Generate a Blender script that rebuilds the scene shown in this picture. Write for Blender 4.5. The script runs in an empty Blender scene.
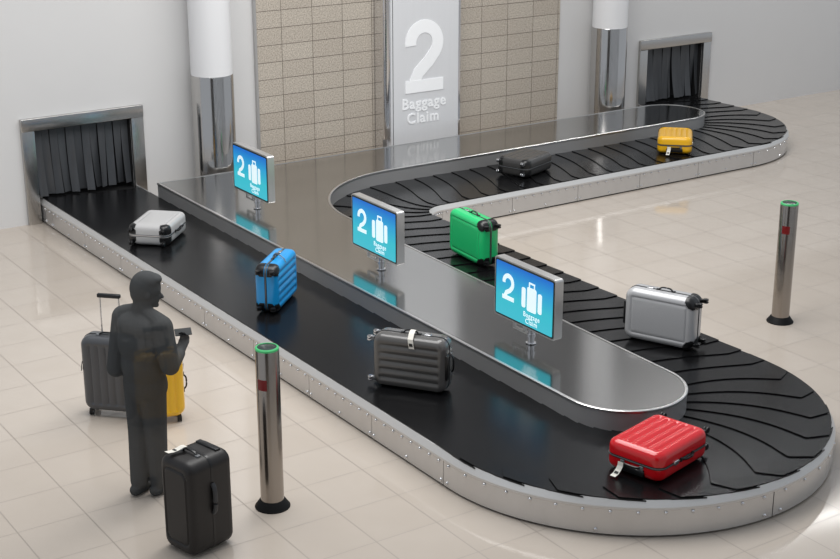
import bpy, bmesh, math, random
from mathutils import Vector, Matrix
C = bpy.context.scene.collection
S = 0.5                      # one floor tile is half a metre; shapes below are given in tiles
PI = math.pi
random.seed(4)

# ---------------------------------------------------------------- camera
cam_data = bpy.data.cameras.new('camera'); cam = bpy.data.objects.new('camera', cam_data); C.objects.link(cam)
cam_data.sensor_fit = 'HORIZONTAL'; cam_data.sensor_width = 36.0; cam_data.lens = 62.94
yaw, pitch, roll = 0.59011, 0.33094, -0.0007
fw = Vector((math.sin(yaw)*math.cos(pitch), math.cos(yaw)*math.cos(pitch), -math.sin(pitch)))
rt = Vector((math.cos(yaw), -math.sin(yaw), 0)); up = rt.cross(fw)
r2 = rt*math.cos(roll) + up*math.sin(roll); u2 = up*math.cos(roll) - rt*math.sin(roll)
cam.matrix_world = Matrix(((r2.x, u2.x, -fw.x, -9.4504*S), (r2.y, u2.y, -fw.y, -17.1884*S), (r2.z, u2.z, -fw.z, 9.9466*S), (0, 0, 0, 1)))
cam_data.clip_end = 200
bpy.context.scene.camera = cam

# ---------------------------------------------------------------- world and lamps
w = bpy.data.worlds.new('world'); bpy.context.scene.world = w; w.use_nodes = True
bg = w.node_tree.nodes['Background']; bg.inputs[0].default_value = (0.86, 0.92, 1.0, 1); bg.inputs[1].default_value = 0.42

def area(name, loc, target, sx, sy, power, col=(1, 1, 1)):
    l = bpy.data.lights.new(name, 'AREA'); l.shape = 'RECTANGLE'; l.size = sx; l.size_y = sy; l.energy = power; l.color = col
    o = bpy.data.objects.new(name, l); C.objects.link(o); o.location = loc
    o.rotation_euler = (Vector(target)-Vector(loc)).to_track_quat('-Z', 'Y').to_euler()
    return o
area('ceiling_lamp_panel', (0.5, 1.5, 7.0), (0.8, 2.2, 0), 5, 5, 340, (1, 0.985, 0.965))  # added area light overhead for the main lighting, no fixture known
area('ceiling_lamp_panel', (5.2, 3.2, 7.0), (4.6, 4.2, 0), 4, 3, 190, (1, 0.98, 0.955))  # second added overhead light, likewise without a known fixture
area('ceiling_wall_washer', (12.5, 6.1, 6.8), (12.9, 7.6, 2.2), 5, .5, 110, (1, 0.99, 0.97))  # added light, brightens the right wall more than the floor
vs = bpy.context.scene.view_settings
vs.view_transform = 'Standard'; vs.look = 'None'; vs.gamma = 1.0; vs.use_curve_mapping = False; vs.exposure = 0.38

# ---------------------------------------------------------------- materials
def srgb(c):
    return tuple(((v/255)/12.92 if v/255 <= 0.04045 else (((v/255)+0.055)/1.055)**2.4) for v in c) + (1,)
def mat(name, col, rough=0.5, metal=0.0, bump=None, var=None, emit=None, coat=0, spec=None, raw=False, alpha=None):
    m = bpy.data.materials.new(name); m.use_nodes = True; nt = m.node_tree; p = nt.nodes['Principled BSDF']
    c = col if raw else srgb(col)
    p.inputs['Base Color'].default_value = c
    p.inputs['Roughness'].default_value = rough; p.inputs['Metallic'].default_value = metal
    if spec is not None: p.inputs['Specular IOR Level'].default_value = spec
    if coat: p.inputs['Coat Weight'].default_value = coat; p.inputs['Coat Roughness'].default_value = 0.08
    if alpha is not None: p.inputs['Alpha'].default_value = alpha
    if emit: p.inputs['Emission Color'].default_value = c; p.inputs['Emission Strength'].default_value = emit
    if bump or var:
        tc = nt.nodes.new('ShaderNodeTexCoord')
        def noise(scale, stretch=(1, 1, 1)):
            mp = nt.nodes.new('ShaderNodeMapping'); mp.inputs['Scale'].default_value = stretch
            n = nt.nodes.new('ShaderNodeTexNoise'); n.inputs['Scale'].default_value = scale; n.inputs['Detail'].default_value = 4
            nt.links.new(tc.outputs['Object'], mp.inputs[0]); nt.links.new(mp.outputs[0], n.inputs['Vector']); return n
        if bump:
            n = noise(bump[0], bump[2] if len(bump) > 2 else (1, 1, 1)); b = nt.nodes.new('ShaderNodeBump'); b.inputs['Strength'].default_value = bump[1]; b.inputs['Distance'].default_value = 0.01
            nt.links.new(n.outputs[0], b.inputs['Height']); nt.links.new(b.outputs[0], p.inputs['Normal'])
        if var:
            n = noise(var[0], var[2] if len(var) > 2 else (1, 1, 1)); r = nt.nodes.new('ShaderNodeMix'); r.data_type = 'RGBA'
            r.inputs[6].default_value = tuple(v*(1-var[1]) for v in c[:3])+(1,); r.inputs[7].default_value = tuple(min(1, v*(1+var[1])) for v in c[:3])+(1,)
            nt.links.new(n.outputs[0], r.inputs[0]); nt.links.new(r.outputs[2], p.inputs['Base Color'])
    return m

def floor_mat():
    m = bpy.data.materials.new('floor_tiles'); m.use_nodes = True; nt = m.node_tree; N = nt.nodes; L = nt.links
    p = N['Principled BSDF']; tc = N.new('ShaderNodeTexCoord')
    sc = N.new('ShaderNodeVectorMath'); sc.operation = 'MULTIPLY'; sc.inputs[1].default_value = (1/S, 1/S, 1)
    L.new(tc.outputs['Object'], sc.inputs[0])
    sep = N.new('ShaderNodeSeparateXYZ'); L.new(sc.outputs[0], sep.inputs[0])
    def mth(op, a, b=None, c=None):
        n = N.new('ShaderNodeMath'); n.operation = op
        for i, v in enumerate((a, b, c)):
            if v is None: continue
            if isinstance(v, (int, float)): n.inputs[i].default_value = v
            else: L.new(v, n.inputs[i])
        return n.outputs[0]
    def line(o, wd):
        f = mth('FRACT', mth('ADD', o, 0.5)); d = mth('ABSOLUTE', mth('SUBTRACT', f, 0.5)); return mth('LESS_THAN', d, wd)
    ln = mth('MAXIMUM', line(sep.outputs[0], 0.010), mth('MULTIPLY', line(sep.outputs[1], 0.009), 0.9))
    fl = N.new('ShaderNodeVectorMath'); fl.operation = 'FLOOR'; L.new(sc.outputs[0], fl.inputs[0])
    wn = N.new('ShaderNodeTexWhiteNoise'); wn.noise_dimensions = '2D'; L.new(fl.outputs[0], wn.inputs['Vector'])
    ns = N.new('ShaderNodeTexNoise'); ns.inputs['Scale'].default_value = 2.2; ns.inputs['Detail'].default_value = 5; L.new(tc.outputs['Object'], ns.inputs['Vector'])
    mixf = mth('ADD', mth('MULTIPLY', wn.outputs[0], 0.22), mth('MULTIPLY', ns.outputs[0], 0.65))
    a = N.new('ShaderNodeMix'); a.data_type = 'RGBA'; a.inputs[6].default_value = srgb((183, 172, 160)); a.inputs[7].default_value = srgb((197, 187, 176)); L.new(mixf, a.inputs[0])
    b = N.new('ShaderNodeMix'); b.data_type = 'RGBA'; L.new(a.outputs[2], b.inputs[6]); b.inputs[7].default_value = srgb((156, 146, 136)); L.new(ln, b.inputs[0])
    L.new(b.outputs[2], p.inputs['Base Color'])
    L.new(mth('ADD', mth('MULTIPLY', ln, 0.4), 0.08), p.inputs['Roughness']); p.inputs['Specular IOR Level'].default_value = 0.6
    return m
def brick_mat(x0, z0):
    m = bpy.data.materials.new('stone_tile'); m.use_nodes = True; nt = m.node_tree; N = nt.nodes; L = nt.links
    p = N['Principled BSDF']; tc = N.new('ShaderNodeTexCoord'); mp = N.new('ShaderNodeMapping')
    mp.inputs['Location'].default_value = (-x0*S, -z0*S, 0)
    sep = N.new('ShaderNodeSeparateXYZ'); cmb = N.new('ShaderNodeCombineXYZ'); L.new(tc.outputs['Object'], sep.inputs[0])
    L.new(sep.outputs[0], cmb.inputs[0]); L.new(sep.outputs[2], cmb.inputs[1]); L.new(cmb.outputs[0], mp.inputs[0])
    br = N.new('ShaderNodeTexBrick'); br.offset = 0.0; br.squash = 1.0
    br.inputs['Scale'].default_value = 1.0; br.inputs['Brick Width'].default_value = 0.885*S; br.inputs['Row Height'].default_value = 0.427*S
    br.inputs['Mortar Size'].default_value = 0.004; br.inputs['Mortar Smooth'].default_value = 0.2
    br.inputs['Color1'].default_value = srgb((188, 178, 165)); br.inputs['Color2'].default_value = srgb((197, 188, 175)); br.inputs['Mortar'].default_value = srgb((104, 95, 86))
    L.new(mp.outputs[0], br.inputs['Vector'])
    n = N.new('ShaderNodeTexNoise'); n.inputs['Scale'].default_value = 60; n.inputs['Detail'].default_value = 6; L.new(tc.outputs['Object'], n.inputs['Vector'])
    mx = N.new('ShaderNodeMix'); mx.data_type = 'RGBA'; mx.blend_type = 'MULTIPLY'; mx.inputs[0].default_value = 1
    cr = N.new('ShaderNodeValToRGB'); cr.color_ramp.elements[0].position = .35; cr.color_ramp.elements[0].color = (.62, .61, .60, 1); cr.color_ramp.elements[1].position = .65; cr.color_ramp.elements[1].color = (1.1, 1.1, 1.1, 1)
    L.new(n.outputs[0], cr.inputs[0]); L.new(br.outputs['Color'], mx.inputs[6]); L.new(cr.outputs[0], mx.inputs[7]); L.new(mx.outputs[2], p.inputs['Base Color'])
    bp = N.new('ShaderNodeBump'); bp.inputs['Strength'].default_value = .4; bp.inputs['Distance'].default_value = .004; L.new(br.outputs['Fac'], bp.inputs['Height']); bp.invert = True
    L.new(bp.outputs[0], p.inputs['Normal']); p.inputs['Roughness'].default_value = .75
    return m
def screen_mat(z0, z1):
    m = bpy.data.materials.new('screen_gradient'); m.use_nodes = True; nt = m.node_tree; N = nt.nodes; L = nt.links
    p = N['Principled BSDF']; tc = N.new('ShaderNodeTexCoord'); sep = N.new('ShaderNodeSeparateXYZ'); L.new(tc.outputs['Object'], sep.inputs[0])
    mr = N.new('ShaderNodeMapRange'); mr.inputs[1].default_value = z0*S; mr.inputs[2].default_value = z1*S; L.new(sep.outputs[2], mr.inputs[0])
    cr = N.new('ShaderNodeValToRGB'); e = cr.color_ramp.elements; e[0].position = 0; e[0].color = srgb((64, 192, 210)); e[1].position = 1; e[1].color = srgb((14, 104, 205))
    k = e.new(.7); k.color = srgb((40, 160, 215)); k = e.new(.35); k.color = srgb((56, 192, 208))
    L.new(mr.outputs[0], cr.inputs[0]); L.new(cr.outputs[0], p.inputs['Emission Color']); p.inputs['Emission Strength'].default_value = 0.72
    p.inputs['Base Color'].default_value = (0.01, 0.02, 0.03, 1); p.inputs['Roughness'].default_value = .35
    return m

M = {}
M['floor'] = floor_mat()
M['wall'] = mat('white_wall_paint', (211, 210, 209), .6, var=(3, .015))
M['plaster'] = mat('column_plaster', (226, 226, 227), .5)
M['pillar'] = mat('dark_pillar_paint', (96, 94, 92), .7)  # for the unseen pillars and side wall added for reflections
M['upper'] = mat('grey_upper_wall', (126, 126, 127), .6)  # dimness of the upper hall put into the colour
M['ceiling'] = mat('ceiling_white', (215, 215, 215), .8)
M['brush'] = mat('brushed_steel', (188, 186, 183), .24, 1, bump=(30, .06, (1, 1, .03)))
M['sheath'] = mat('polished_steel', (190, 188, 186), .13, 1, bump=(14, .05, (1, 1, .04)))
M['plate'] = mat('island_steel', (184, 183, 181), .13, 1, var=(9, .03, (1, .12, 1)))
M['skirt'] = mat('skirt_steel', (186, 185, 184), .32, .55)
M['panel'] = mat('side_panel_steel', (206, 204, 202), .25, .55, var=(7, .05, (1, 1, .3)))
M['rim'] = mat('rim_steel', (208, 207, 205), .4, .45)
M['trim'] = mat('bright_trim', (222, 221, 219), .3, 1)
M['chrome'] = mat('chrome', (225, 225, 227), .12, 1)
M['sign'] = mat('sign_steel', (224, 225, 227), .25, .1, var=(20, .03, (1, 1, .03)))
M['signtext'] = mat('sign_white', (252, 253, 254), .5)
M['rubber'] = mat('black_rubber', (18, 18, 19), .2, 0, bump=(220, .05), var=(6, .18), spec=.26)
M['deck'] = mat('black_deck', (20, 20, 21), .6)
M['strip'] = mat('curtain_rubber', (66, 68, 71), .3, 0, var=(9, .25, (1, 1, .25)))
M['dark'] = mat('dark_interior', (17, 17, 18), .8)
M['screen'] = screen_mat(.34, 1.28)
M['glyph'] = mat('glyph_white', (215, 232, 236), .5, emit=.5)
M['frame'] = mat('display_frame', (212, 211, 209), .28, .75)
M['bollard'] = mat('bollard_steel', (160, 153, 146), .2, 1, bump=(20, .05, (1, 1, .03)))
M['base'] = mat('black_base', (14, 14, 15), .6, spec=.2)
M['redband'] = mat('red_band', (120, 16, 18), .35)
M['green_led'] = mat('green_ring', (60, 165, 100), .4, emit=.22)
M['topglass'] = mat('dark_cap', (48, 58, 56), .15)
M['blackp'] = mat('black_plastic', (20, 20, 21), .3)
M['darkgrey'] = mat('dark_grey_plastic', (48, 49, 52), .45)
M['greyp'] = mat('grey_plastic', (110, 112, 114), .35)
M['paper'] = mat('tag_paper', (226, 222, 212), .6)
M['ink'] = mat('tag_ink', (25, 25, 25), .6)
M['figure'] = mat('grey_figure', (77, 79, 80), 1, spec=0, alpha=.84)

# ---------------------------------------------------------------- mesh helpers
class MB:
    def __init__(s): s.v = []; s.f = []
    def add(s, vs, fs):
        n = len(s.v); s.v += [tuple(x) for x in vs]; s.f += [tuple(i+n for i in f) for f in fs]; return s
    def box(s, a, b, bev=0):
        (x0, y0, z0), (x1, y1, z1) = a, b
        if bev <= 0:
            return s.add([(x0, y0, z0), (x1, y0, z0), (x1, y1, z0), (x0, y1, z0), (x0, y0, z1), (x1, y0, z1), (x1, y1, z1), (x0, y1, z1)],
                         [(3, 2, 1, 0), (4, 5, 6, 7), (0, 1, 5, 4), (1, 2, 6, 5), (2, 3, 7, 6), (3, 0, 4, 7)])
        bm = bmesh.new(); bmesh.ops.create_cube(bm, size=1)
        for v in bm.verts: v.co = Vector(((x0+x1)/2+v.co.x*(x1-x0), (y0+y1)/2+v.co.y*(y1-y0), (z0+z1)/2+v.co.z*(z1-z0)))
        bmesh.ops.bevel(bm, geom=bm.edges[:], offset=bev, segments=3, profile=.5, affect='EDGES')
        bm.verts.ensure_lookup_table()
        s.add([v.co[:] for v in bm.verts], [[v.index for v in f.verts] for f in bm.faces]); bm.free(); return s
    def lathe(s, prof, c=(0, 0, 0), n=32, axis='Z', squash=(1, 1)):
        vs = []; fs = []
        for r, z in prof:
            for k in range(n):
                a = 2*PI*k/n; p = (r*math.cos(a)*squash[0], r*math.sin(a)*squash[1], z)
                if axis == 'X': p = (p[2], p[0], p[1])
                if axis == 'Y': p = (p[1], p[2], p[0])
                vs.append((c[0]+p[0], c[1]+p[1], c[2]+p[2]))
        for i in range(len(prof)-1):
            for k in range(n): fs.append((i*n+k, i*n+(k+1) % n, (i+1)*n+(k+1) % n, (i+1)*n+k))
        fs.append(tuple(range(n-1, -1, -1))); fs.append(tuple((len(prof)-1)*n+k for k in range(n)))
        return s.add(vs, fs)
    def tube(s, pts, r, n=10, flat=1.0, upv=(0, 0, 1)):
        pts = [Vector(p) for p in pts]; vs = []; fs = []
        for i, p in enumerate(pts):
            t = (pts[min(i+1, len(pts)-1)]-pts[max(i-1, 0)]).normalized()
            a = t.cross(Vector(upv))
            if a.length < .01: a = t.cross(Vector((1, 0, 0)))
            a.normalize(); b = a.cross(t).normalized()
            rr = r[i] if isinstance(r, (list, tuple)) else r
            for k in range(n):
                q = 2*PI*k/n; vs.append(p+a*(math.cos(q)*rr)+b*(math.sin(q)*rr*flat))
        for i in range(len(pts)-1):
            for k in range(n): fs.append((i*n+k, i*n+(k+1) % n, (i+1)*n+(k+1) % n, (i+1)*n+k))
        fs.append(tuple(range(n-1, -1, -1))); fs.append(tuple((len(pts)-1)*n+k for k in range(n)))
        return s.add(vs, fs)
    def strip(s, pts, wdir, wd, th, tdir):
        # a thin band following pts, wd wide along wdir and th thick along tdir
        wdir = Vector(wdir); tdir = Vector(tdir); vs = []; fs = []
        for p in pts:
            p = Vector(p)
            for a, b in ((-1, 0), (1, 0), (1, 1), (-1, 1)): vs.append(p+wdir*(a*wd/2)+tdir*(b*th))
        for i in range(len(pts)-1):
            for k in range(4): fs.append((i*4+k, i*4+(k+1) % 4, i*4+4+(k+1) % 4, i*4+4+k))
        fs.append((3, 2, 1, 0)); n = (len(pts)-1)*4; fs.append((n, n+1, n+2, n+3)); return s.add(vs, fs)
    def prism(s, poly, z0, z1, fn=lambda x, y, z: (x, y, z)):
        n = len(poly); return s.add([fn(x, y, z0) for x, y in poly]+[fn(x, y, z1) for x, y in poly],
            [tuple(range(n-1, -1, -1)), tuple(range(n, 2*n))]+[(k, (k+1) % n, n+(k+1) % n, n+k) for k in range(n)])
    def mesh(s, name, m, smooth=False, ang=35):
        me = bpy.data.meshes.new(name); me.from_pydata([(x*S, y*S, z*S) for x, y, z in s.v], [], s.f)
        bm = bmesh.new(); bm.from_mesh(me); bmesh.ops.recalc_face_normals(bm, faces=bm.faces); bm.to_mesh(me); bm.free()
        for mm in (m if isinstance(m, (list, tuple)) else [m]): me.materials.append(mm)
        if smooth:
            me.shade_smooth(); me.set_sharp_from_angle(angle=math.radians(ang))
        me.update(); return me
    def build(s, name, m, parent=None, smooth=False, ang=35, mb=None, **kw):
        o = bpy.data.objects.new(name, s.mesh(name, m, smooth, ang)); C.objects.link(o)
        if parent: o.parent = parent
        if mb is not None: o.matrix_local = mb
        for k, v in kw.items(): o[k] = v
        return o
def thing(name, label, cat, loc, rz=0, group=None):
    o = bpy.data.objects.new(name, None); C.objects.link(o); o.empty_display_size = .1
    o.location = (loc[0]*S, loc[1]*S, loc[2]*S); o.rotation_euler = (0, 0, rz); o['label'] = label; o['category'] = cat
    if group: o['group'] = group
    return o
def copy_tree(o, parent=None):
    c = o.copy(); C.objects.link(c); c.parent = parent
    for ch in o.children: copy_tree(ch, c)
    return c

# ---------------------------------------------------------------- the room
YW = 15.25
MB().box((-10.4, -25, -.2), (36, YW+.4, 0)).build('floor', M['floor'], kind='structure')
H = 14
for nm, a, b, z0 in (('back_left', -10, 1.56, 0), ('above_left_chute', 1.56, 3.94, 2.22), ('back', 3.94, 20.38, 0), ('above_right_chute', 20.38, 22.66, 2.22), ('back_right', 22.66, 36, 0)):
    MB().box((a, YW, z0), (b, YW+.4, 5.6)).build('wall_'+nm, M['wall'], kind='structure')
MB().box((-10, YW, 5.6), (36, YW+.4, H)).build('wall_upper', M['upper'], kind='structure')  # grey stands in for dim light up here, darkens belt and island reflections
for nm, a, b in (('left', 7.37, 10.95), ('right', 13.1, 17.0)):
    MB().box((a, YW-.05, 0), (b, YW, 5.1)).build('wall_stone_'+nm, brick_mat({'left': 7.2, 'right': 12.5}[nm], .16), kind='structure')
MB().box((7.31, YW-.09, 0), (7.37, YW, 5.1)).build('trim_1', M['skirt'], kind='structure')

for k in range(9):
    MB().box((-9+5.2*k, -25, 0), (-7.6+5.2*k, -24.4, H)).build('wall_front_pillar', M['pillar'], kind='structure')  # unseen pillars added to give the steel dark and bright streaks
MB().box((-10.4, -25, 0), (-10, -9, H)).build('wall_left', M['pillar'], kind='structure')  # unseen dark side wall, added with the pillars for reflections
# round columns with steel sheaths
def column(x, label):
    t = thing('round_column', label, 'column', (x, 14.66, 0), group='round white columns with steel sheaths')
    r = .515
    MB().lathe([(r*.97, 3.1), (r*.97, H)], n=64).build('shaft', M['plaster'], t, True)
    MB().lathe([(r, 0), (r, 3.14), (r*.985, 3.16), (r*.9, 3.16)], n=64).build('steel_sheath', M['sheath'], t, True)
    return t
column(5.86, 'round white column with a steel sheath, standing left of the pale stone wall')
column(18.4, 'round white column with a steel sheath, standing beside the right chute')

# ---------------------------------------------------------------- chutes with rubber strip curtains
def chute(x0, x1, label, seed):
    rnd = random.Random(seed)
    t = thing('luggage_chute', label, 'luggage chute', ((x0+x1)/2, YW, 0), group='wall chutes closed by black rubber strips')
    hx = (x1-x0)/2; a, b = x0-(x0+x1)/2, x1-(x0+x1)/2; fwd = .09; pw = .31
    MB().box((a-pw, -fwd, 0), (a, 0, 2.22), .012).build('frame_post', M['brush'], t, True)
    MB().box((b, -fwd, 0), (b+pw, 0, 2.22), .012).build('frame_post', M['brush'], t, True)
    MB().box((a-pw, -fwd-.02, 2.22), (b+pw, 0, 2.51), .012).build('frame_header', M['brush'], t, True)
    hb = MB(); d = 1.6; q = (x0+x1)/2
    hb.box((x0-.02, YW+.4, 0), (x0, YW+d, 2.3)).box((x1, YW+.4, 0), (x1+.02, YW+d, 2.3)).box((x0-.02, YW+.4, 2.22), (x1+.02, YW+d, 2.3)).box((x0-.02, YW+d, 0), (x1+.02, YW+d+.05, 2.3))
    hb.build('wall_recess_'+('left' if x0 < 10 else 'right'), M['dark'], kind='structure')
    hb = MB(); hb.box((a, .0, 0), (a+.012, .4, 2.22)).box((b-.012, 0, 0), (b, .4, 2.22)).box((a, 0, 2.2), (b, .4, 2.22)); hb.build('reveal_lining', M['dark'], t)
    n = 12; wd = (b-a-.03)/n
    for k in range(n):
        cx = a+.015+wd*(k+.5); sw = rnd.uniform(-.22, .06); yb = .10+(.03 if k % 2 else 0); tw = rnd.choice((-1, 1))*rnd.uniform(.15, .6); sh = rnd.uniform(-.06, .06)
        m = MB(); vs = []; fs = []; nz = 10; nx = 4
        for j in range(nz+1):
            q = j/nz; z = 2.2-(2.2-.63)*q
            for i in range(nx+1):
                u = (i/nx-.5)*(wd*.93)
                for th in (0, .015): vs.append((cx+u*math.cos(tw*q)+sh*q*q, yb+sw*q*q+math.sin(tw*q)*u+.02*math.cos(3*u/wd)*q+th, z))
        w2 = (nx+1)*2
        for j in range(nz):
            for i in range(nx):
                p = j*w2+i*2
                fs.append((p, p+2, p+2+w2, p+w2)); fs.append((p+1, p+1+w2, p+3+w2, p+3))
            fs.append((j*w2, j*w2+w2, j*w2+w2+1, j*w2+1)); e = j*w2+nx*2; fs.append((e, e+1, e+1+w2, e+w2))
        m.add(vs, fs); m.build('rubber_strip', M['strip'], t, True)
    return t
chute(1.56, 3.94, 'steel framed chute curtained with black rubber strips, at the left end of the belt', 3)
chute(20.38, 22.66, 'steel framed chute curtained with black rubber strips, at the right end of the belt', 8)

# ---------------------------------------------------------------- carousel path
LDX, LDY, LL = -.25, -10.27, math.hypot(.25, 10.27)
SEG = [('l', (21.33, 16.7), (0, -1), 3.8), ('a', (19.2, 12.9), 2.13, 0, -PI/2), ('l', (19.2, 10.77), (-1, 0), 10.1), ('a', (9.1, 9.02), 1.75, PI/2, PI),
       ('l', (7.35, 9.02), (LDX/LL, LDY/LL), LL), ('a', (5.0, -1.25), 2.10, 0, -PI), ('l', (2.90, -1.25), (-.10/18, 1), 18.03)]
def seglen(g): return g[3] if g[0] == 'l' else g[2]*abs(g[4]-g[3])
TOT = sum(seglen(g) for g in SEG)
def path(s, d=0.0):
    """point on the belt path at length s, shifted d towards the outer rim"""
    k = 0
    while k < len(SEG)-1 and s > seglen(SEG[k]): s -= seglen(SEG[k]); k += 1
    g = SEG[k]
    if g[0] == 'l':
        (x, y), (dx, dy) = g[1], g[2]; return (x+dx*s-dy*d, y+dy*s+dx*d)
    (cx, cy), R = g[1], g[2]; sg = 1 if g[4] > g[3] else -1
    a = g[3]+sg*s/R; r = R-sg*d; return (cx+r*math.cos(a), cy+r*math.sin(a))
BH, RO = 1.12, 1.2     # half width of the belt, distance of the side panels
car = thing('baggage_carousel', 'long L-shaped baggage carousel with black overlapping slats and riveted steel sides', 'baggage carousel', (2.81, 3, 0))
inv = Matrix.Translation((-2.81*S, -3*S, 0))
def cbuild(mb, name, m, smooth=False, parent=None, ang=35, **kw):
    return mb.build(name, m, parent or car, smooth, ang, mb=(inv if parent is None else None), **kw)
def sweep(prof, s0, s1, ds=.12, closed=True):
    n = max(1, int((s1-s0)/ds)); vs = []; fs = []; k = len(prof)
    for i in range(n+1):
        s = s0+(s1-s0)*i/n
        for d, z in prof:
            x, y = path(s, d); vs.append((x, y, z))
    for i in range(n):
        for j in range(k if closed else k-1): fs.append((i*k+j, i*k+(j+1) % k, (i+1)*k+(j+1) % k, (i+1)*k+j))
    if closed: fs.append(tuple(range(k))); fs.append(tuple(n*k+j for j in range(k)))
    m = MB(); m.add(vs, fs); return m
cbuild(sweep([(-BH-.03, .0), (BH+.01, .0), (BH+.01, .50), (-BH-.03, .50)], .9, TOT-.9), 'deck', M['deck'])
cbuild(sweep([(BH-.02, .46), (RO+.004, .455), (RO+.004, .43), (RO+.012, .43), (RO+.012, .462), (BH+.03, .555), (BH-.02, .55)], .9, TOT-.9, .08), 'rim_strip', M['rim'], True, ang=25)
cbuild(sweep([(BH, .0), (RO-.05, .0), (RO-.05, .05), (BH, .05)], 1.5, TOT-1.5), 'toe_plate', M['dark'])
# side panels, each with its rivets
s5 = sum(seglen(g) for g in SEG[:5]); s6 = s5+seglen(SEG[5])
cuts = [s6+.1+1.97*k for k in range(0, 9)]
cuts = [c for c in cuts if c < TOT-1.4]
seams = []
s2 = seglen(SEG[0])+seglen(SEG[1]); s3 = s2+10.1; s4 = s3+seglen(SEG[3])
seams += [1.4, seglen(SEG[0]), seglen(SEG[0])+seglen(SEG[1])*.5] + [s2+10.1*k/5 for k in range(0, 6)] + [s4] + [s4+LL*k/5 for k in range(1, 5)]
seams += [s5, (s5+s6)/2] + cuts + [TOT-1.4]
bolt_me = MB().lathe([(.027, 0), (.027, .008), (.019, .022), (.006, .028)], n=8, axis='Z').mesh('bolt', M['chrome'], True, 80)
bolts = []
for a, b in zip(seams[:-1], seams[1:]):
    p = cbuild(sweep([(RO-.02, .035), (RO, .035), (RO, .435), (RO-.02, .435)], a+.006, b-.006, .1), 'side_panel', M['panel'], True)
    curved = (a >= s5-.01 and b <= s6+.01)
    sp = .42 if curved else .245
    L_ = b-a; n = max(2, round(L_*(1.45 if curved else 1)/(.42 if curved else .245)))
    pos = [(a+L_*(k+.5)/n, .385) for k in range(n)] + [(a+L_*.5, .385-.0), (a+L_*.03, .1), (b-L_*.03, .1), (a+L_*.5, .1)]
    for s, z in pos[:n]+pos[n+1:]:
        x, y = path(s, RO); x2, y2 = path(s, RO+.1); bolts.append((x, y, z, Vector((x2-x, y2-y, 0)).normalized(), p))
cx_, cy_ = -9.45, -17.19
hidden = lambda b: (b[3].x*(cx_-b[0])+b[3].y*(cy_-b[1])) < 0 or b[1] > 15.2
bolts = sorted([b for b in bolts if not hidden(b)], key=lambda b: (b[0]-cx_)**2+(b[1]-cy_)**2)
rest = MB()
def bolt_matrix(b):
    q = b[3].to_track_quat('Z', 'Y').to_matrix().to_4x4(); return Matrix.Translation((b[0]*S, b[1]*S, b[2]*S)) @ q
for i, b in enumerate(bolts):
    if i < 100:
        o = bpy.data.objects.new('bolt', bolt_me); C.objects.link(o); o.parent = b[4]; o.matrix_local = bolt_matrix(b)
    else:
        mm = bolt_matrix(b); vs = [(mm @ v.co)/S for v in bolt_me.vertices]; rest.add(vs, [tuple(p.vertices) for p in bolt_me.polygons])
cbuild(rest, 'bolt', M['chrome'], True, kind='stuff')
# inner side plates where the belt runs behind the island to the chutes
for a, b in ((1.4, seglen(SEG[0])), (TOT-2.9, TOT-1.4)):
    cbuild(sweep([(-BH-.05, .0), (-BH-.02, .0), (-BH-.02, .57), (-BH-.05, .57)], a, b), 'inner_side_plate', M['skirt'])
# overlapping rubber slats
OFF = [(0, 0), (.17, .03), (.35, .10), (.56, .24), (.75, .40), (.87, .50), (1.0, .32)]
def off(l):
    for (a, p), (b, q) in zip(OFF[:-1], OFF[1:]):
        if l <= b:
            t = (l-a)/(b-a)
            return p+(q-p)*t
    return OFF[-1][1]
OFFS = [(0, 0), (.1, .012), (.2, .04), (.3, .08), (.4, .13), (.5, .195), (.6, .27), (.7, .355), (.8, .445), (.87, .50), (.92, .435), (1.0, .34)]
OFF = OFFS
PITCH = .553
nsl = int((TOT-1.9)/PITCH)
for k in range(nsl):
    s0 = 1.0+PITCH*k
    turn = s5-.4 < s0 < s6+.3 or seglen(SEG[0])-.4 < s0 < s2+.2
    vs = []; fs = []; nv = 5; ls = [o[0] for o in OFFS]; nl = len(ls)
    for side in (0, 1):
        for j in range(nv+1):
            q = j/nv
            for l in ls:
                lat = -BH-.02 + l*(2*BH+.03+.04*q*(1 if turn and l > .9 else 0))
                s = max(.95, min(TOT-.95, s0+(off(l) if turn or l < .88 else .5)-q*(PITCH+.24)))
                x, y = path(s, lat); z = .582-.028*q-(.016 if side else 0)
                vs.append((x, y, z))
    B = (nv+1)*nl
    for j in range(nv):
        for i in range(nl-1):
            p = j*nl+i; fs.append((p, p+1, p+1+nl, p+nl)); fs.append((B+p, B+p+nl, B+p+1+nl, B+p+1))
        for i in (0, nl-1):
            p = j*nl+i; fs.append((p, p+nl, B+p+nl, B+p))
    for i in range(nl-1):
        for j in (0, nv): p = j*nl+i; fs.append((p, p+1, B+p+1, B+p))
    cbuild(MB().add(vs, fs), 'slat', M['rubber'], True, ang=30)

# ---------------------------------------------------------------- the steel island inside the loop
isl = thing('steel_island', 'flat stainless steel island filling the inside of the carousel loop', 'carousel island', (4.95, 3, 0))
inv2 = Matrix.Translation((-4.95*S, -3*S, 0))
def arc(cx, cy, r, a0, a1, n): return [(cx+r*math.cos(a0+(a1-a0)*i/n), cy+r*math.sin(a0+(a1-a0)*i/n)) for i in range(n+1)]
def island_outline(e):       # e = inset
    p = [(3.95+e, 13.9-e)]
    p += arc(4.99, -1.3, 1.03-e, PI, 2*PI, 28)
    p += arc(9.1, 9.02, 2.86+e, PI, PI/2, 24)
    p += arc(19.2, 12.89, 1.01-e, -PI/2, PI/2, 24)
    return p
def ring(mb, e0, z0, e1, z1):
    a = island_outline(e0); b = island_outline(e1); n = len(a)
    mb.add([(x, y, z0) for x, y in a]+[(x, y, z1) for x, y in b], [(k, (k+1) % n, n+(k+1) % n, n+k) for k in range(n)])
ZI = .9
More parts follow.
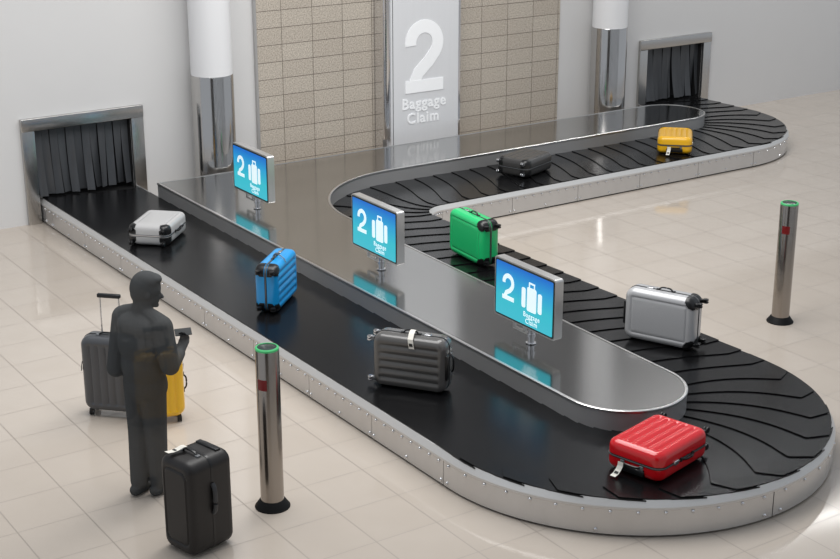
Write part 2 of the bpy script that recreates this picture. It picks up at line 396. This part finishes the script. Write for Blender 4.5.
tp = MB().prism(island_outline(.045), ZI-.05, ZI); tp.build('top_panel', M['plate'], isl, mb=inv2)
tr = MB(); ring(tr, .0, ZI-.03, .0, ZI+.002); ring(tr, .0, ZI+.002, .012, ZI+.01); ring(tr, .012, ZI+.01, .045, ZI+.01); ring(tr, .045, ZI+.01, .045, ZI-.03); ring(tr, .045, ZI-.03, 0, ZI-.03)
tr.build('edge_trim', M['trim'], isl, mb=inv2)
sk = MB(); ring(sk, .012, .0, .012, ZI-.03); ring(sk, .012, ZI-.03, .044, ZI-.03); ring(sk, .044, ZI-.03, .044, 0); ring(sk, .044, 0, .012, 0)
sk.build('side_skirt', M['skirt'], isl, True, 30, mb=inv2)

# ---------------------------------------------------------------- lettering
def text_poly(txt, size, bold, depth, align='CENTER', sx=1.0):
    """text as a mesh in tile units, lying in the xy plane"""
    cu = bpy.data.curves.new('lettering', 'FONT'); cu.body = txt; cu.size = size; cu.offset = bold; cu.extrude = depth; cu.align_x = align; cu.resolution_u = 3; cu.space_character = 1.12
    o = bpy.data.objects.new('lettering', cu); C.objects.link(o); dg = bpy.context.evaluated_depsgraph_get()
    me = bpy.data.meshes.new_from_object(o.evaluated_get(dg)); bpy.data.objects.remove(o)
    mb = MB(); mb.add([(v.co.x*sx, v.co.y, v.co.z) for v in me.vertices], [tuple(p.vertices) for p in me.polygons]); bpy.data.meshes.remove(me); return mb
def two_poly(w, h, t):
    """bold numeral 2 as two prismable quads strips: returns list of quads centred on 0, from y=0 to h"""
    r = w/2; cy = h-r
    mid = []
    rc = r-t/2
    for i in range(0, 22):
        a = math.radians(188-i*(188+38)/21); mid.append((rc*math.cos(a), cy+rc*math.sin(a)))
    tail = [(-w*.34, t*.9)]
    P = mid+[(mid[-1][0]-w*.16, mid[-1][1]-h*.12), (-w*.16, h*.27), (-w*.25, t*.85), (-w*.25, t*.5)]
    L = []; R = []
    for i, p in enumerate(P):
        a = P[max(i-1, 0)]; b = P[min(i+1, len(P)-1)]; dx, dy = b[0]-a[0], b[1]-a[1]; n = math.hypot(dx, dy); nx, ny = -dy/n*t/2, dx/n*t/2
        L.append((p[0]+nx, p[1]+ny)); R.append((p[0]-nx, p[1]-ny))
    quads = [(L[i], L[i+1], R[i+1], R[i]) for i in range(len(P)-1)]
    quads.append(((-w/2, 0), (w/2, 0), (w/2, t*.95), (-w/2, t*.95)))
    return quads
def put(mb, fn):
    o = MB(); o.v = [fn(*v) for v in mb.v]; o.f = mb.f; return o
def two_mesh(w, h, t, d):
    m = MB()
    for i, q in enumerate(two_poly(w, h, t)): m.prism(q, 0, d)
    k = len(m.v)-4
    m.v[k:] = [(x, y, z*1.3) for x, y, z in m.v[k:]]
    return m

# ---------------------------------------------------------------- big wall sign
sg = thing('wall_sign', 'tall polished steel wall sign with a large white 2 and the words Baggage Claim', 'sign', (12.0, YW, 0))
x0, x1, yf = 10.78-12, 13.17-12, 14.66-YW
MB().box((x0+.2, yf, .5), (x1, -.05, 9.5), .01).build('sign_panel', M['sign'], sg)
m = MB(); m.lathe([(.11, .86), (.12, .95), (.12, 9.5)], c=(x0+.12, yf+.12, 0), n=32); m.box((x0, yf+.12, .5), (x0+.3, -.05, 9.5)); m.build('rounded_edge', M['chrome'], sg, True)
MB().box((x1-.06, yf-.02, .5), (x1, yf+.05, 9.5), .006).build('edge_strip', M['chrome'], sg)
MB().box((x0+.25, yf-.004, .5), (x0+.265, yf+.02, 9.5)).build('edge_groove', M['dark'], sg)
ctr = (x0+x1)/2+.1
two = two_mesh(1.2, 1.9, .34, .015)
put(two, lambda x, y, z: (ctr+x-.06, yf-z-.002, y+2.02)).build('numeral', M['signtext'], sg)
put(text_poly('Baggage', .40, .006, .008), lambda x, y, z: (ctr+x-.07, yf-.01-z, y+1.60)).build('lettering', M['signtext'], sg)
put(text_poly('Claim', .40, .006, .008), lambda x, y, z: (ctr+x-.10, yf-.01-z, y+1.20)).build('lettering', M['signtext'], sg)

# ---------------------------------------------------------------- the three displays on the island
def rounded(w, h, r, n=5, cx=0, cy=0):
    p = []
    for (sx, sy, a) in ((1, 1, 0), (-1, 1, 90), (-1, -1, 180), (1, -1, 270)):
        for k in range(n+1):
            q = math.radians(a+90*k/n); p.append((cx+sx*(w/2-r)+r*math.cos(q), cy+sy*(h/2-r)+r*math.sin(q)))
    return p
def display():
    t = thing('information_display', '', 'display', (4.88, 0, ZI+.01), group='information displays standing on the steel island')
    zc = 1.70-ZI; W_, H_ = 1.64, 1.05
    # local: screen faces -X, width along Y
    side = lambda x, y, z: (z, -x, zc+y)          # x to the right as seen from the front
    fr = MB(); fr.prism(rounded(W_, H_, .05), -.06, .10, side); fr.build('casing', M['frame'], t, True, 40)
    bz = MB(); bz.prism(rounded(W_-.05, H_-.05, .035), -.066, -.05, side); bz.build('bezel', M['topglass'], t)
    scr = MB(); scr.prism(rounded(W_-.11, H_-.11, .02), -.072, -.06, side); s_ = scr.build('screen', M['screen'], t)
    nudge = lambda X, Y: (lambda x, y, z: (-.073-z, -(x+X), zc+y+Y))
    put(two_mesh(.32, .47, .078, .004), nudge(-.42, -.17)).build('numeral', M['glyph'], s_)
    ic = MB(); q = nudge(.22, -.0)
    for (a, b, c, d) in ((-.125, .125, -.20, .22), (-.27, -.165, -.17, .18), (.165, .27, -.17, .18)):
        ic.prism(rounded(b-a, d-c, .035, 3, (a+b)/2, (c+d)/2), 0, .004, q)
    for (a, b, c, d) in ((-.08, -.052, .22, .31), (.052, .08, .22, .31), (-.08, .08, .28, .31)):
        ic.prism([(a, c), (b, c), (b, d), (a, d)], 0, .004, q)
    ic.build('suitcase_symbol', M['glyph'], s_)
    put(text_poly('Baggage', .125, .001, .002), nudge(.22, -.32)).build('lettering', M['glyph'], s_)
    put(text_poly('Claim', .125, .001, .002), nudge(.22, -.43)).build('lettering', M['glyph'], s_)
    pz = zc-H_/2
    MB().lathe([(.058, 0.0), (.058, pz+.01)], c=(.03, -.1, 0), n=20).build('post', M['chrome'], t, True)
    MB().lathe([(.075, pz*.42), (.075, pz*.62)], c=(.03, -.1, 0), n=20).build('collar', M['chrome'], t, True)
    m = MB(); m.box((0, .05, pz*.55), (.05, .09, pz+.01)).box((0, .33, pz*.55), (.05, .37, pz+.01)).box((0, -.1, pz*.48), (.05, .37, pz*.62)); m.build('bracket', M['frame'], t)
    MB().lathe([(.09, 0), (.09, .012), (.06, .02)], c=(.03, -.1, 0), n=24).build('base_flange', M['chrome'], t, True)
    return t
d0 = display()
for i, (yy, lb) in enumerate(((10.8, 'blue baggage claim display showing 2, nearest the left wall column'), (5.7, 'blue baggage claim display showing 2, the middle one on the island'),
                              (1.0, 'blue baggage claim display showing 2, nearest the rounded island end'))):
    d = d0 if i == 0 else copy_tree(d0); d.location.y = yy*S; d['label'] = lb

# ---------------------------------------------------------------- bollards
def bollard(x, y):
    t = thing('bollard', 'steel bollard with a glowing green ring and a red band, standing in the foreground', 'bollard', (x, y, 0), group='steel bollards with green rings')
    MB().lathe([(.255, 0), (.255, .015), (.235, .04), (.18, .12), (.165, .13)], n=40).build('base', M['base'], t, True)
    MB().lathe([(.168, .1), (.168, 2.42), (.163, 2.435)], n=48).build('tube', M['bollard'], t, True)
    MB().lathe([(.166, 2.42), (.168, 2.45), (.155, 2.462), (.138, 2.462), (.138, 2.44)], n=48).build('green_ring', M['green_led'], t, True)
    MB().lathe([(.139, 2.42), (.139, 2.455), (.13, 2.459)], n=40, ).build('cap', M['topglass'], t, True)
    vs = []; fs = []; n = 10; a0 = math.radians(186); a1 = math.radians(236)
    for r in (.1665, .1715):
        for z in (1.86, 2.02):
            for k in range(n+1):
                a = a0+(a1-a0)*k/n; vs.append((r*math.cos(a), r*math.sin(a), z))
    w2 = n+1
    for k in range(n):
        fs += [(k, k+1, w2+k+1, w2+k), (2*w2+k, 3*w2+k, 3*w2+k+1, 2*w2+k+1), (k, 2*w2+k, 2*w2+k+1, k+1), (w2+k, w2+k+1, 3*w2+k+1, 3*w2+k)]
    fs += [(0, w2, 3*w2, 2*w2), (n, 2*w2+n, 3*w2+n, w2+n)]
    MB().add(vs, fs).build('red_band', M['redband'], t, True)
    return t
b1 = bollard(-.68, -.28)
b2 = copy_tree(b1); b2.location = (11.03*S, .95*S, 0); b2.scale.z = .965; b2['label'] = 'steel bollard with a green ring and red band, alone on the open floor at right'

# ---------------------------------------------------------------- suitcases
def shell_pts(W, Ht, T, side, style, grow=0.0, nu=44, nv=60, rc=.16, re=.11):
    W += 2*grow; Ht += 2*grow; T2 = T/2+grow
    def cs(i, n):
        u = -1+2*i/n; return math.copysign(abs(math.sin(u*PI/2))**.9, u) if False else (.55*math.sin(u*PI/2)+.45*u)
    P = []
    for j in range(nv+1):
        z = cs(j, nv)*Ht/2; e = abs(z)-(Ht/2-rc)
        hw = W/2 if e <= 0 else W/2-rc+math.sqrt(max(0, rc*rc-e*e))
        row = []
        for i in range(nu+1):
            x = cs(i, nu)*hw
            qx, qz = abs(x)-(W/2-rc), abs(z)-(Ht/2-rc)
            sd = math.hypot(max(qx, 0), max(qz, 0))+min(max(qx, qz), 0)-rc
            d = max(0, -sd)
            y = T2 if d >= re else T2-re+math.sqrt(max(0, re*re-(re-d)**2))
            def sm(a, b, v): t = max(0, min(1, (v-a)/(b-a))); return t*t*(3-2*t)
            if style == 'ridge':
                mask = sm(.05, .10, d)*(1-sm(Ht*.38, Ht*.42, abs(z)))
                g = .5+.5*math.cos(2*PI*(x/(W*.155)))
                y -= .022*mask*g**2.5
            elif style == 'groove':
                mask = sm(.05, .09, d)*(1-sm(Ht*.40, Ht*.43, abs(z)))
                q = abs(((x/(W*.2))+.5) % 1-.5); y -= .016*mask*(1-sm(.0, .12, q))
            elif style == 'panel':
                inner = sm(.12, .135, d)*(1-sm(.15, .165, d)); y -= .012*inner
            elif style == 'outline':
                q = math.hypot(max(abs(x)-(W*.34-.1), 0), max(abs(z)-(Ht*.39-.1), 0))+min(max(abs(x)-(W*.34-.1), abs(z)-(Ht*.39-.1)), 0)-.1
                y -= .016*(1-sm(.008, .022, abs(q)))
            row.append((x, y*side, z))
        P.append(row)
    return P
def shell(W, Ht, T, side, style, y_in=.018, **kw):
    P = shell_pts(W, Ht, T, side, style, **kw); nv = len(P)-1; nu = len(P[0])-1
    m = MB(); vs = [p for r in P for p in r]; w = nu+1
    fs = [(j*w+i, j*w+i+1, (j+1)*w+i+1, (j+1)*w+i) for j in range(nv) for i in range(nu)]
    loop = [i for i in range(w)]+[j*w+nu for j in range(1, nv+1)]+[nv*w+i for i in range(nu-1, -1, -1)]+[j*w for j in range(nv-1, 0, -1)]
    b = len(vs); vs += [(vs[i][0], y_in*side, vs[i][2]) for i in loop]; n = len(loop)
    fs += [(loop[k], loop[(k+1) % n], b+(k+1) % n, b+k) for k in range(n)]
    fs.append(tuple(b+k for k in range(n)))
    return m.add(vs, fs)
def guard(W, Ht, T, side, sx, sz, R=.17):
    g = .006; P = shell_pts(W, Ht, T, side, 'plain', grow=g); nv = len(P)-1; nu = len(P[0])-1; w = nu+1
    vs = [p for r in P for p in r]; fs = []
    cx, cz = sx*W/2, sz*Ht/2
    def near(p): return math.hypot(p[0]-cx, (p[2]-cz)) < R+.03
    keep = {}
    out = []
    def vid(key, p):
        if key not in keep: keep[key] = len(out); out.append(p)
        return keep[key]
    for j in range(nv):
        for i in range(nu):
            q = (j*w+i, j*w+i+1, (j+1)*w+i+1, (j+1)*w+i)
            if all(near(vs[k]) for k in q):
                fs.append([vid(k, vs[k]) for k in q])
                fs.append([vid(('b', k), (vs[k][0]*.97, vs[k][1]-.03*side, vs[k][2]*.97)) for k in reversed(q)])
    loop = [i for i in range(w)]+[j*w+nu for j in range(1, nv+1)]+[nv*w+i for i in range(nu-1, -1, -1)]+[j*w for j in range(nv-1, 0, -1)]
    n = len(loop)
    for k in range(n):
        a, b = loop[k], loop[(k+1) % n]
        if near(vs[a]) and near(vs[b]):
            fs.append([vid(a, vs[a]), vid(b, vs[b]), vid(('s', b), (vs[b][0], .03*side, vs[b][2])), vid(('s', a), (vs[a][0], .03*side, vs[a][2]))])
    m = MB(); m.add(out, fs); return m
def ringband(W, Ht, y0, y1, grow, rc=.16):
    p = rounded(W+2*grow, Ht+2*grow, rc+grow, 8); return MB().prism(p, y0, y1, lambda x, y, z: (x, z, y))
def tagmesh(kind):
    if kind == 'long':       # strip hanging from a handle, along +Z then bending towards +Y
        return [(0, -.012, .0), (0, .02, .05), (0, .035, .1)]
def suitcase(name, label, loc, rz, pose, color, style='ridge', W=.90, Ht=1.25, T=.44, wheels=True, guards=True, extended=0.0, tag=None,
             rough=.28, group=None, metal=0, gcol='blackp', wheelcol='blackp', lift=None, ts=-1, hs=1, plain=False, zb=.583, band='blackp', strap=None, cat='suitcase'):
    """local axes: X width (side handle at +X), Y thickness, Z height (wheels at -Z); pose: up / side / flat / flat_flip"""
    sm_ = mat('suitcase_shell', color, rough, metal, coat=0 if plain else .35, bump=(180, .04))
    R = {'up': Matrix.Identity(3),
         'side': Matrix(((0, 0, 1), (0, 1, 0), (-1, 0, 0))).transposed(),   # set below
         }
    if pose == 'up': cols = (Vector((1, 0, 0)), Vector((0, 1, 0)), Vector((0, 0, 1))); h = Ht/2+(.105 if wheels else .02)
    elif pose == 'side': cols = (Vector((0, 0, 1)), Vector((0, 1, 0)), Vector((-1, 0, 0))); h = W/2+.012      # wheels towards +X
    elif pose == 'flat': cols = (Vector((0, 1, 0)), Vector((0, 0, 1)), Vector((1, 0, 0))); h = T/2+.012       # handle end towards +X, side handle +Y
    else: cols = (Vector((0, -1, 0)), Vector((0, 0, -1)), Vector((1, 0, 0))); h = T/2+.012
    Rm = Matrix((cols[0], cols[1], cols[2])).transposed().to_4x4()
    if lift: h += lift
    t = thing(name, label, cat, (loc[0], loc[1], zb), rz, group)
    PM = Matrix.Translation((0, 0, h*S)) @ Rm
    def add(mb, nm, mt, smooth=True, ang=40, parent=None, **kw):
        return mb.build(nm, mt, parent or t, smooth, ang, mb=(PM if parent is None else None), **kw)
    add(shell(W, Ht, T, 1, style), 'shell_half', sm_); add(shell(W, Ht, T, -1, style), 'shell_half', sm_)
    zb_ = add(ringband(W, Ht, -.02, .02, .004), 'zip_band', M[band])
    if not plain: add(ringband(W, Ht, -.006, .006, .009), 'zip_line', M['chrome'] if band != 'blackp' else M['greyp'], parent=zb_)
    # side handle with lock
    def arch(c, half, rise, axis, r=.018):
        pts = []
        for k in range(13):
            u = -1+2*k/12; hgt = rise*(1-abs(u)**4)
            pts.append((c[0]+hgt, c[1], c[2]+u*half) if axis == 'Z' else (c[0]+u*half, c[1], c[2]+hgt))
        return MB().tube(pts, r, 8, .55 if False else .8)
    shd = add(arch((W/2, 0, .1 if plain else -.03), .22 if plain else .13, .05 if plain else .055, 'Z', .035 if plain else .018), 'side_handle', M['blackp' if not plain else 'darkgrey'])
    for z in (() if plain else (-.2, .1)): add(MB().box((W/2-.01, -.03, z), (W/2+.02, .03, z+.045), .005), 'handle_mount', M['blackp'], parent=shd)
    if not plain: add(MB().box((W/2-.01, -.035, .2), (W/2+.022, .035, .31), .008), 'lock', M['chrome'])
    # top grab handle
    thd = add(arch((0, -T*.12, Ht/2), .15, .05, 'X', .02), 'top_handle', M['blackp'])
    for x in (-.19, .13): add(MB().box((x, -T*.12-.03, Ht/2-.012), (x+.06, -T*.12+.03, Ht/2+.02), .005), 'handle_mount', M['greyp'], parent=thd)
    # telescopic handle
    ty = hs*T*.30; hwid = .16
    if extended:
        zt = Ht/2+extended; g = add(MB().box((-hwid-.035, ty-.04, zt-.03), (hwid+.035, ty+.03, zt+.035), .015), 'telescopic_grip', M['blackp'])
        for sx in (-1, 1): add(MB().tube([(sx*hwid, ty, Ht/2-.02), (sx*hwid, ty, zt-.01)], .012, 8, upv=(0, 1, 0)), 'telescopic_rod', M['chrome'])
    else:
        add(MB().box((-hwid-.05, ty-.045, Ht/2-.02), (hwid+.05, ty+.045, Ht/2+.022), .012), 'telescopic_grip', M['blackp'])
    if wheels:
        for sx in (-1, 1):
            for sy in (-1, 1):
                x = sx*(W/2-.1); y = sy*(T/2-.085); z = -Ht/2
                f = MB().box((x-.03, y-.03, z-.035), (x+.03, y+.03, z+.02), .008).box((x-.012, y-.012, z-.075), (x+.012, y+.012, z-.03))
                w_ = add(f, 'caster', M['greyp' if wheelcol == 'chrome' else 'blackp'])
                wm = MB()
                for dx in (-.022, .022): wm.lathe([(.02, -.014), (.046, -.012), (.05, 0), (.046, .012), (.02, .014)], c=(x+dx, y+.012, z-.055), n=18, axis='X')
                add(wm, 'wheel', M[wheelcol], parent=w_)
    if guards:
        for sx in (-1, 1):
            for sy in (-1, 1): add(guard(W, Ht, T, sy, sx, -1), 'corner_guard', M[gcol])
    if tag == 'top':          # airline tag looped round the top handle and hanging in front
        y0 = -T*.12
        pts = [(-.09, y0, Ht/2+.075), (-.09, y0-.05, Ht/2+.085), (-.11, y0-.12, Ht/2+.06), (-.13, y0-.2, Ht/2+.05), (-.15, y0-.27, Ht/2+.055)]
        p = add(MB().strip(pts, (1, 0, 0), .085, .004, (0, 0, 1)), 'luggage_tag', M['paper'], False)
        add(MB().strip([(-.12, y0-.14, Ht/2+.062), (-.126, y0-.17, Ht/2+.058)], (1, 0, 0), .06, .004, (0, 0, 1)), 'printed_code', M['ink'], False, parent=p)
    if tag == 'topdown':      # suitcase lying flat: the tag drops from the end handle to the belt
        sgn = -1 if pose == 'flat' else 1; y0 = -T*.12
        pts = [(-.14, y0+.03, Ht/2+.075), (-.14, y0-.03, Ht/2+.085), (-.15, y0-.08, Ht/2+.11), (-.16, y0-.13, Ht/2+.16), (-.17, y0-.15, Ht/2+.22)]
        p = add(MB().strip(pts, (1, 0, 0), .09, .004, (0, .5, .8)), 'luggage_tag', M['paper'], False)
        add(MB().strip([(-.155, y0-.1, Ht/2+.133), (-.16, y0-.125, Ht/2+.163)], (1, 0, 0), .06, .005, (0, .5, .8)), 'printed_code', M['ink'], False, parent=p)
    if tag == 'side':         # lying on the long edge: tag looped round the side handle, lying down the visible face
        e = ts; pts = [(W/2+.07, .0, .02), (W/2+.075, e*.06, .02), (W/2+.045, e*.13, .025), (W/2-.02, e*.215, .035), (W/2-.10, e*(T/2+.012), .05), (W/2-.17, e*(T/2+.014), .065)]
        p = add(MB().strip(pts, (0, 0, 1), .09, .004, (.3, e*.8, 0)), 'luggage_tag', M['paper'], False)
        add(MB().strip([(W/2-.08, e*(T/2+.015), .045), (W/2-.13, e*(T/2+.017), .055)], (0, 0, 1), .06, .004, (0, e, 0)), 'printed_code', M['ink'], False, parent=p)
    if tag == 'corner':
        pts = [(-W/2-.002, -.10, .20), (-W/2-.012, -.13, .12), (-W/2-.005, -.15, .04)]
        add(MB().strip(pts, (.25, -.9, .1), .11, .006, (-1, 0, 0)), 'luggage_tag', M['paper'], False)
    if strap:
        pts = [(W/2+.065, .0, -.05), (W/2+.07, ts*.05, -.06), (W/2+.05, ts*.12, -.08), (W/2+.0, ts*.2, -.1), (W/2-.06, ts*(T/2+.008), -.12)]
        add(MB().tube(pts, .010, 6), 'strap', M['greyp'])
    return t
G = 'suitcases riding on the carousel belt'
D = math.radians
suitcase('suitcase', 'white hard-shell suitcase lying flat on the belt near the left chute', (2.60, 10.86), D(46), 'flat_flip', (188, 187, 186), 'panel', group=G, rough=.3, band='greyp')
suitcase('suitcase', 'bright blue ridged suitcase standing on its long side on the left belt', (2.75, 5.84), D(223), 'side', (16, 148, 216), 'ridge', group=G, strap=True, ts=1)
suitcase('suitcase', 'dark grey ridged suitcase with a paper tag, standing on its side on the left belt', (2.66, 1.10), D(126), 'side', (88, 86, 84), 'ridge', group=G, tag='side', ts=1, guards=False, wheelcol='chrome', rough=.25)
suitcase('suitcase', 'bright green suitcase standing on its long side at the inner bend of the belt', (7.36, 5.95), D(-94), 'side', (32, 200, 118), 'panel', group=G, W=.94, Ht=1.3)
suitcase('suitcase', 'black charcoal suitcase lying flat on the far belt before the wall sign', (12.5, 10.88), D(20), 'flat', (62, 61, 60), 'groove', group=G, wheelcol='chrome')
suitcase('suitcase', 'yellow suitcase with a white tag lying flat on the far belt', (17.24, 10.55), D(226), 'flat', (240, 182, 22), 'ridge', group=G, tag='topdown', hs=-1)
suitcase('suitcase', 'silver suitcase with black wheels standing on its long side on the right belt', (7.36, .33), D(-66), 'side', (186, 186, 187), 'panel', group=G, hs=-1,  W=.93, Ht=1.3, metal=.1, rough=.25)
suitcase('suitcase', 'glossy red ridged suitcase lying flat at the near turn of the belt', (4.05, -3.16), D(194), 'flat', (212, 12, 24), 'ridge', group=G, tag='topdown', hs=-1, W=.94, Ht=1.28, guards=False, rough=.15)
# on the floor
suitcase('suitcase', 'large black ridged suitcase with raised pull handle standing behind the person', (-1.30, 4.03), D(-45), 'up', (74, 75, 78), 'ridge', zb=0, extended=.62, Ht=1.29, W=.88, T=.40, tag='corner', guards=False)
suitcase('suitcase', 'yellow suitcase with raised black pull handle standing half hidden behind the person', (-.78, 3.34), D(-17), 'up', (243, 188, 20), 'ridge', zb=0, extended=.32, Ht=1.13, W=.78, T=.40, guards=False)
suitcase('suitcase', 'boxy black suitcase with a white tag on top, on the floor beside the foreground bollard', (-2.03, -.70), D(-76), 'up', (25, 22, 21), 'outline', zb=0, Ht=1.38, W=.66, T=.74, plain=True, wheels=False, guards=False, tag='top', rough=.48)

# ---------------------------------------------------------------- the person
def person():
    g = []
    bm = bmesh.new()
    def cap(a, b, ra, rb, n=14):
        a, b = Vector(a), Vector(b); t = b-a; L = t.length; q = t.to_track_quat('Z', 'Y').to_matrix().to_4x4()
        vs = []; rows = []
        prof = [(-ra*math.cos(x), ra*math.sin(x)) for x in [PI/2*k/5 for k in range(6)]] + [(L+rb*math.sin(x), rb*math.cos(x)) for x in [PI/2*k/5 for k in range(6)]]
        for z, r in prof:
            rows.append([bm.verts.new(Matrix.Translation(a) @ q @ Vector((max(r, 1e-4)*math.cos(2*PI*k/n), max(r, 1e-4)*math.sin(2*PI*k/n), z))) for k in range(n)])
        for i in range(len(rows)-1):
            for k in range(n): bm.faces.new((rows[i][k], rows[i][(k+1) % n], rows[i+1][(k+1) % n], rows[i+1][k]))
        bm.faces.new(rows[0][::-1]); bm.faces.new(rows[-1])
    def ell(c, r, rot=None):
        mtx = Matrix.Translation(c) @ (rot or Matrix.Identity(4)) @ Matrix.Diagonal((r[0], r[1], r[2], 1))
        bmesh.ops.create_uvsphere(bm, u_segments=24, v_segments=16, radius=1, matrix=mtx)
    # x forward, y left, z up (metres)
    for s in (-1, 1):
        fx = .05 if s < 0 else -.03
        cap((0, s*.075+.015, .90), (fx*.5, s*.07+.025, .50), .105, .08)
        cap((fx*.5, s*.07+.025, .50), (fx-.015, s*.062+.03, .11), .08, .068)
        cap((fx-.06, s*.062+.03, .045), (fx+.05, s*.07+.03, .045), .045, .046); cap((fx+.05, s*.07+.03, .045), (fx+.15, s*.085+.03, .032), .046, .032)
    ell((0, 0, .90), (.135, .175, .17)); ell((-.01, 0, 1.05), (.145, .18, .2)); ell((-.01, 0, 1.22), (.15, .2, .22)); ell((-.02, 0, 1.34), (.13, .2, .12))
    cap((0, -.15, 1.385), (0, .15, 1.385), .075, .075)
    cap((-.005, 0, 1.38), (.02, 0, 1.53), .078, .07)
    for s in (-1, 1): cap((0, s*.04, 1.46), (0, s*.17, 1.40), .05, .068)
    # head, tilted down a little towards the phone
    hr = Matrix.Rotation(-.75, 4, 'Z') @ Matrix.Rotation(.22, 4, 'Y')
    hc = Vector((.045, -.025, 1.60))
    def H_(v): return hc + (hr @ Vector(v))
    ell(H_((-.008, 0, .02)), (.103, .084, .108), hr); ell(H_((.028, 0, -.035)), (.07, .062, .085), hr)
    ell(H_((-.03, 0, .025)), (.10, .096, .118), hr)                      # hair mass
    ell(H_((-.015, 0, .075)), (.098, .088, .07), hr); ell(H_((-.06, 0, -.01)), (.06, .08, .085), hr)   # fuller hair on top and at the nape
    ell(H_((.03, 0, .10)), (.06, .07, .035), hr)
    cap(H_((.088, 0, .0)), H_((.112, 0, -.03)), .009, .014)                # nose
    cap(H_((.085, -.02, -.06)), H_((.085, .02, -.06)), .011, .011)         # lips
    ell(H_((.075, 0, -.095)), (.026, .028, .02), hr)                       # chin
    for s in (-1, 1):
        ell(H_((.082, s*.03, .008)), (.014, .016, .010), hr); ell(H_((.0, s*.086, -.01)), (.022, .012, .032), hr)
        cap(H_((.085, s*.015, .028)), H_((.075, s*.05, .026)), .008, .007)
    # arms: both bent forward to the phone
    sh = {1: Vector((0, .19, 1.375)), -1: Vector((0, -.19, 1.375))}
    el = {1: Vector((-.07, .225, .99)), -1: Vector((-.0, -.25, 1.09))}
    wr = {1: Vector((.16, .08, 1.05)), -1: Vector((.175, -.18, 1.11))}
    hn = {1: Vector((.25, .0, 1.11)), -1: Vector((.235, -.165, 1.17))}
    for s in (-1, 1):
        cap(sh[s], el[s], .082, .07); cap(el[s], wr[s], .068, .042)
        d = (hn[s]-wr[s]).normalized(); side = d.cross(Vector((0, 0, 1))).normalized(); nrm = side.cross(d)
        cap(wr[s], wr[s]+d*.03, .028, .028)
        p0 = wr[s]+d*.03
        for j in range(4):
            o_ = side*((j-1.5)*.021)
            cap(p0+o_*.7, p0+d*.075+o_, .016, .013, 10)
            ln = (.9, 1.05, 1.0, .78)[j]
            a = p0+d*.075+o_; b = a+(d*.030+nrm*.010)*ln; c = b+(d*.012+nrm*.026)*ln; e = c+(-d*.004+nrm*.018)*ln
            cap(a, b, .0105, .0095, 10); cap(b, c, .0095, .0088, 10); cap(c, e, .0088, .0078, 10)
        a = p0+side*(s*.03); b = a+d*.025+side*(s*.022)+nrm*.016; c = b+d*.028+nrm*.022
        cap(a, b, .014, .012, 10); cap(b, c, .011, .009, 10)
    me = bpy.data.meshes.new('person'); bm.to_mesh(me); bm.free()
    o = bpy.data.objects.new('person', me); C.objects.link(o)
    md = o.modifiers.new('r', 'REMESH'); md.mode = 'VOXEL'; md.voxel_size = .0075
    m2 = o.modifiers.new('s', 'SMOOTH'); m2.factor = .5; m2.iterations = 3
    dg = bpy.context.evaluated_depsgraph_get(); me2 = bpy.data.meshes.new_from_object(o.evaluated_get(dg)); o.modifiers.clear(); o.data = me2
    me2.name = 'person'; me2.materials.clear(); me2.materials.append(M['figure']); me2.shade_smooth()
    o['label'] = 'dark grey see-through figure of a person reading a phone, beside the suitcases at left'; o['category'] = 'person'
    return o
PX, PY, PR, PS = -1.95*S, 1.02*S, D(22), .98
pn = person(); pn.location = (PX, PY, 0); pn.rotation_euler = (0, 0, PR); pn.scale = (PS, PS, PS)
ph = MB().box((-.065, -.12, -.009), (.065, .12, .009), .008)
po = ph.build('phone', M['figure'], None, True); po['label'] = 'dark phone held up in front of the standing person'; po['category'] = 'phone'
lp = Matrix.Rotation(PR, 4, 'Z') @ Vector((.262, -.135, 1.215))
po.location = (PX+lp.x, PY+lp.y, lp.z); po.rotation_euler = (0, -.55, PR+.9)
